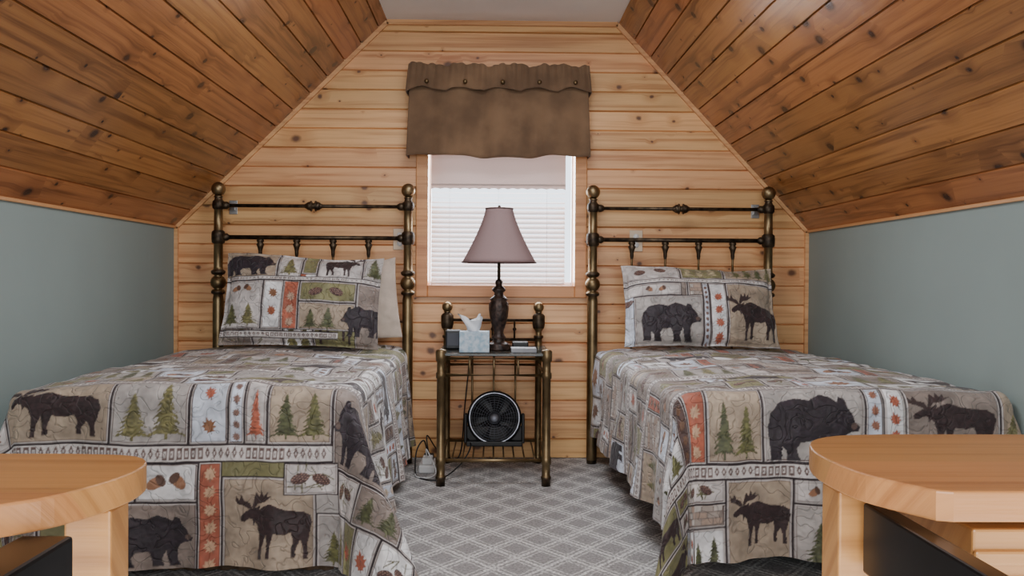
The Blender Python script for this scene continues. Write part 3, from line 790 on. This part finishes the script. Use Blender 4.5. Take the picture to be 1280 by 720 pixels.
# ------------------------------------------------------------ nightstand
fy,by=4.135,4.66; lx,rx=-.244,.252
e=empty('nightstand',(0.004,4.4,0),label='antique brass nightstand with glass top and low shelf',category='nightstand')
for x in(lx,rx):
    mk(MB().lathe2([(.001,0),(.021,0),(.021,.03),(.024,.034),(.024,.045),(.0195,.05),(.0195,.10),(.024,.105),(.024,.135),(.0195,.14),(.0195,.505),(.024,.508),(.024,.532),(.0195,.536),(.0195,.585),(.025,.59),(.026,.61),(.026,.632),(.022,.64),(.0005,.645)],(x,fy,0),[(0,.045)]),'leg',[M['brass'],M['darkbrass']],e)
for x in(lx,rx-.012):
    pr=[(.001,0),(.021,0),(.021,.03),(.0175,.05),(.0175,.585),(.025,.59),(.025,.615),(.019,.62),(.019,.66),(.025,.665),(.025,.675),(.017,.68),(.017,.70),(.029,.715),(.033,.735),(.033,.78),(.025,.79),(.014,.796),(.02,.80),(.012,.806)]
    for i_ in range(8):
        a=-1.0+(pi/2+1.0)*i_/7; pr.append((max(.0005,.028*math.cos(a)),.826+.028*math.sin(a)))
    mk(MB().lathe2(pr,(x,by,0),[(0,.03),(.66,.675),(.715,.80)]),'post',[M['brass'],M['darkbrass']],e)
for z in(.522,.60):
    mk(MB().tube([(lx,fy,z),(rx,fy,z),(rx-.012,by,z),(lx,by,z)],.0085,10,0,True),'frame_rail',M['brass'],e)
mb=MB()
for z in(.757,.655): mb.tube([(lx,by,z),(rx-.012,by,z)],.008,10)
for x in(-.12,-.004,.112): mb.tube([(x,by,.655),(x,by,.757)],.005,8); mb.ball((x,by,.71),.010)
mk(mb,'gallery_rail',M['darkbrass'],e)
for x in(-.11,0.004,.118):
    mk(MB().tube([(x,by,.12),(x,by,.60)],.0055,8),'spindle',M['brass'],e)
    mk(MB().tube([(x,fy,.522),(x,fy,.60)],.0055,8),'spindle',M['brass'],e)
mk(MB().box(lx-.02,rx+.02,fy-.018,by-.03,.612,.626,.003),'tabletop',M['glass'],e)
mb=MB()
for y in(fy,by): mb.tube([(lx,y,.12),(rx-(.012 if y==by else 0),y,.12)],.0085,10)
for x in(lx,rx): mb.tube([(x,fy,.12),(x,by,.12)],.0085,10)
for i_ in range(1,10):
    x=lx+(rx-lx)*i_/10; mb.tube([(x,fy,.112),(x,by,.112)],.004,6)
mk(mb,'shelf',M['brass'],e)
ZT=.627
# lamp
LXc,LY=.026,4.30
lamp=e=empty('table_lamp',(LXc,LY,ZT),label='table lamp with carved bronze base and mauve bell shade',category='lamp')
mk(MB().lathe([(.001,0),(.058,0),(.060,.008),(.054,.016),(.057,.024),(.046,.034),(.030,.042),(.026,.055),(.034,.062),(.028,.07),(.022,.085),(.024,.10),(.034,.13),(.042,.165),(.046,.20),(.046,.225),(.036,.24),(.042,.248),(.036,.256),(.024,.265),(.020,.28),(.032,.292),(.030,.302),(.016,.315),(.018,.335),(.012,.345)],(LXc,LY,ZT),32,0,flute=.06,nf=10),'base',M['bronze'],e)
mk(MB().lathe([(.008,.34),(.008,.44),(.013,.445),(.013,.47),(.016,.475),(.016,.51),(.006,.515),(.004,.70)],(LXc,LY,ZT),12),'stem',M['darkbrass'],e)
mk(MB().lathe([(.004,.69),(.008,.692),(.006,.697),(.008,.703),(.001,.709)],(LXc,LY,ZT),14),'finial',M['darkbrass'],e)
pr=[]
for i_ in range(15):
    t=i_/14; r=.066+.113*(t**1.3); pr.append((r,.690-.262*t))
mb=MB().lathe(pr[::-1],(LXc,LY,ZT),64,0,cap=False,flute=.012,nf=8)
o=mk(mb,'lamp_shade',M['lampshade'],e); sd=o.modifiers.new('s','SOLIDIFY'); sd.thickness=.002
braid=plain('shade_braid',L(104,80,78),.8)
for r,z in((pr[0][0]*1.01,.69),(pr[-1][0]*1.012,.428)):
    mk(MB().tube([(LXc+r*math.cos(a),LY+r*math.sin(a),ZT+z) for a in np.linspace(0,2*pi,49)[:-1]],.0035,8,0,True),'shade_trim',braid,e)
mk(MB().ball((LXc,LY,ZT+.56),.028,0,16,1.3),'bulb',M['paper'],e)
# tissue box
e=empty('tissue_box',(-.088,4.20,ZT),label='pale blue tissue box with white tissue sticking out',category='tissue box')
mk(MB().box(-.160,-.018,4.145,4.255,ZT,ZT+.098,.003),'box',M['bluebox'],e)
n=26; Pm=MB(); vs=[];fs=[]
for j in range(9):
    t=j/8
    for i_ in range(n):
        a=2*pi*i_/n; r=(.020+.034*t)*(1+.25*math.sin(3*a+t*4)+.12*math.sin(7*a)); 
        vs.append((-.095-.012*t+r*math.cos(a)*1.0,4.2+r*math.sin(a)*.55,ZT+.095+.07*t*(1+.25*math.sin(2*a+1))))
for j in range(8):
    for i_ in range(n): fs.append([j*n+i_,j*n+(i_+1)%n,(j+1)*n+(i_+1)%n,(j+1)*n+i_])
Pm.add(vs,fs,0,True); mk(Pm,'tissue',M['paper'],e)
e=empty('alarm_clock',(-.205,4.36,ZT),label='small dark bedside clock behind the tissue box',category='clock')
mk(MB().box(-.236,-.160,4.33,4.40,ZT,ZT+.095,.008),'case',M['black'],e)
mk(MB().box(-.228,-.168,4.327,4.331,ZT+.018,ZT+.080,.001),'display',plain('clock_display',L(30,32,48),.4),e)
mk(MB().box(.085,.205,4.15,4.25,ZT,ZT+.020,.002),'notepad',[M['book']],label='grey and white booklet lying on glass nightstand',category='notepad')
mk(MB().box(.095,.175,4.37,4.45,ZT,ZT+.035,.006),'phone_dock',M['black'],label='low black phone dock beside the lamp',category='phone dock')
# fan
FC=Vector((.008,4.47,.268)); FR=.130
ax=Vector((0,-1,.22)).normalized()
fan=e=empty('desk_fan',(FC.x,4.47,.129),label='round black desk fan on nightstand lower shelf',category='fan')
U_=Vector((1,0,0)); V_=ax.cross(U_).normalized()
def ring(mb,c,r,tr,n=48): mb.tube([c+U_*r*math.cos(a)+V_*r*math.sin(a) for a in np.linspace(0,2*pi,n+1)[:-1]],tr,6 if tr<.004 else 10,0,True)
mb=MB()
mb.lathe([(FR*.98,.004),(FR*1.05,.002),(FR*1.07,-.01),(FR*1.07,-.05),(FR*.98,-.06),(FR*.5,-.066),(.001,-.066)],FC,48,0,axis=ax,cap=False)
mk(mb,'housing',M['black'],e)
mb=MB(); ring(mb,FC+ax*.004,FR*.97,.0055); mk(mb,'rim',M['rim'],e,label='steel coloured grille rim')
mb=MB()
for r in(.03,.042,.054,.066,.078,.090,.102,.115): ring(mb,FC+ax*(.012*(1-(r/FR)**2)+.004),r,.0013,40)
for a in np.linspace(0,2*pi,25)[:-1]:
    d=U_*math.cos(a)+V_*math.sin(a); mb.tube([FC+ax*.016+d*.025,FC+ax*.011+d*.09,FC+d*FR*.97],.0013,5)
mb.lathe([(.001,.022),(.02,.021),(.028,.016),(.028,.01)],FC,20,0,axis=ax)
mk(mb,'grille',M['grille'],e,label='thin dark wire grille')
mb=MB()
for k in range(5):
    a0=2*pi*k/5; vs=[];fs=[]
    for i_ in range(7):
        r=.03+.085*i_/6
        for j in range(5):
            t=-.5+j/4; a=a0+t*(.75+.25*i_/6)+i_*.05
            vs.append(FC-ax*.025+(U_*math.cos(a)+V_*math.sin(a))*r+ax*(t*.025))
    for i_ in range(6):
        for j in range(4): fs.append([i_*5+j,i_*5+j+1,(i_+1)*5+j+1,(i_+1)*5+j])
    mb.add(vs,fs,0,True)
mb.lathe([(.001,-.01),(.034,-.012),(.034,-.03),(.03,-.06)],FC,20,0,axis=ax)
mk(mb,'blades',M['blacksteel'],e)
mb=MB().box(-.135,.151,4.43,4.55,.129,.155,.006)
mb.box(-.135,.151,4.475,4.50,.15,.225,.006)
for sx in(-1,1): mb.box(FC.x+sx*.146-.008,FC.x+sx*.146+.008,4.455,4.50,.14,.29,.005)
mk(mb,'stand',M['black'],e)

# ------------------------------------------------------------ wall plates, brackets, power strip, cords
def plate(x,z,nm,lab):
    e=empty(nm,(x,D-.004,z),label=lab,category='outlet')
    mk(MB().box(x-.036,x+.036,D-.008,D,z-.058,z+.058,.003),'cover_plate',M['plate'],e)
    for dz in(-.022,.022): mk(MB().lathe([(.016,0),(.0155,.002),(.001,.002)],(x,D-.008,z+dz),18,0,axis=(0,-1,0)),'receptacle',M['strip'],e)
plate(-.509,1.187,'wall_outlet','ivory wall outlet behind brass headboard')
plate(.774,1.187,'wall_outlet','ivory wall outlet beside brass headboard post')
for x in(-1.405,1.425):
    mk(MB().box(x-.022,x+.022,D-.006,D,1.315,1.39,.002).box(x-.014,x+.014,D-.02,D-.005,1.335,1.372,.003),'wall_bracket',M['chrome'],label='small steel clip on the pine wall',category='bracket',group='steel wall clips')
def bez(p,n=24):
    p=[Vector(q) for q in p]; out=[]
    q=[p[0]]+p+[p[-1]]
    for i in range(1,len(q)-2):
        for k in range(n):
            t=k/n; a,b,c,d=q[i-1],q[i],q[i+1],q[i+2]
            out.append(.5*((2*b)+(c-a)*t+(2*a-5*b+4*c-d)*t*t+(3*b-a-3*c+d)*t**3))
    out.append(p[-1]); return out
e=empty('power_strip',(-.335,4.50,0),label='white power strip with plugs on the carpet',category='power strip')
mk(MB().box(-.370,-.290,4.40,4.60,.0,.038,.006),'body',M['strip'],e)
for k in range(3): mk(MB().box(-.355,-.305,4.43+k*.055,4.465+k*.055,.038,.070,.004),'plug',M['strip'] if k<2 else M['black'],e)
mk(MB().tube(bez([(-.33,4.44,.068),(-.33,4.40,.12),(-.28,4.36,.02),(-.31,4.28,.006),(-.37,4.30,.006),(-.385,4.42,.006),(-.38,4.6,.006),(-.33,4.72,.006)]),.0035,8),'cord',M['strip'],e)
mk(MB().tube(bez([(-.33,4.50,.068),(-.35,4.48,.15),(-.385,4.46,.10),(-.38,4.36,.008),(-.33,4.25,.006),(-.25,4.24,.008),(-.16,4.32,.06),(-.11,4.40,.135),(-.13,4.50,.17),(-.09,4.53,.2)]),.0036,8),'cord',M['black'],fan)
mk(MB().tube(bez([(-.33,4.55,.068),(-.34,4.57,.16),(-.28,4.68,.05),(-.18,4.74,.02),(-.15,4.74,.3),(-.12,4.74,.6),(-.10,4.72,.70),(-.06,4.66,.69),(-.05,4.60,.635),(.02,4.36,.635)]),.0034,8),'cord',M['black'],lamp)

# ------------------------------------------------------------ foreground desks
def cr2(p,n=6):
    q=bez([(a,b,0) for a,b in p],n); return [(v.x,v.y) for v in q]
e=empty('desk',(-.75,.95,0),label='honey wood desk end with rounded top and black bracket',category='desk',group='honey wood desks')
out=[(-1.15,.77)]+cr2([(-.62,.81),(-.53,.85),(-.46,.905),(-.426,.975),(-.416,1.04),(-.428,1.095),(-.465,1.126),(-.54,1.135)])+[(-1.15,1.135)]
mk(MB().prism(out,.711,.745,0,.003),'desktop',M['desk'],e)
mk(MB().box(-.476,-.424,.985,1.035,0,.711,.003),'end_panel',M['desk'],e)
mk(MB().box(-.478,-.424,.45,.90,.65,.7085,.004),'bracket',M['blacksteel'],e)
mk(MB().box(-.478,-.424,.80,.86,0,.65,.004),'leg',M['blacksteel'],e)
mk(MB().box(-1.12,-.62,1.0,1.03,.0,.711,.003),'back_panel',M['desk'],e)
e=empty('desk',(.75,1.05,0),label='honey wood desk with rounded corner, grooved drawer and bracket',category='desk',group='honey wood desks')
out=[(1.15,.90),(.478,.90)]+cr2([(.462,.905),(.420,.98),(.408,1.06),(.413,1.13),(.436,1.19),(.485,1.228),(.56,1.24)])+[(1.15,1.245)]
mk(MB().prism(out[::-1],.721,.754,0,.003),'desktop',M['desk'],e)
mk(MB().box(.412,.452,1.035,1.09,0,.721,.003),'end_panel',M['desk'],e)
mk(MB().box(.434,.458,.45,1.02,.63,.712,.003),'bracket',M['blacksteel'],e)
mk(MB().box(.434,.458,.74,.80,0,.63,.003),'leg',M['blacksteel'],e)
mk(MB().box(.515,1.12,.93,1.15,.50,.706,.003).box(.515,1.12,.924,.932,.668,.684,.003).box(.515,1.12,.924,.932,.62,.655,.003),'drawer',M['desk'],e)
mk(MB().box(1.06,1.12,.95,1.2,0,.50,.003),'leg',M['desk'],e)

# ------------------------------------------------------------ lights
w=bpy.data.worlds.new('w'); bpy.context.scene.world=w; w.use_nodes=True
w.node_tree.nodes['Background'].inputs[0].default_value=(0.82,0.9,1.0,1); w.node_tree.nodes['Background'].inputs[1].default_value=3.0
def area(name,loc,rot,sx,sy,pw,col):
    l=bpy.data.lights.new(name,'AREA'); l.shape='RECTANGLE'; l.size=sx; l.size_y=sy; l.energy=pw; l.color=col
    o=bpy.data.objects.new(name,l); C.objects.link(o); o.location=loc; o.rotation_euler=rot; return o
area('daylight_window',(0.04,D+0.45,1.5),(math.radians(-90),0,0),1.3,1.5,105,(0.90,0.95,1.0))
area('room_light',(0,-1.3,1.45),(math.radians(90),0,0),2.2,1.2,78,(0.94,0.97,1.0))
area('bounce_fill',(0,0.4,0.35),(math.radians(150),0,0),2.4,0.8,22,(0.97,0.98,1.0))  # added low lamp aimed up, stands in for bounced light on the slopes
area('overhead_fill',(0.04,3.0,2.33),(0,0,0),0.7,0.9,30,(0.95,0.97,1.0))  # added overhead area light, no fixture hangs there
# ------------------------------------------------------------ camera
cam=bpy.data.cameras.new('cam'); co=bpy.data.objects.new('camera',cam); C.objects.link(co)
cam.sensor_width=36; cam.lens=1100/1280*36; cam.clip_start=0.05
co.location=(0,0,.97); co.rotation_mode='QUATERNION'
co.rotation_quaternion=Euler((pi/2-math.radians(.52),0,-math.radians(1.2))).to_quaternion()@Quaternion((0,0,1),math.radians(.35))
bpy.context.scene.camera=co
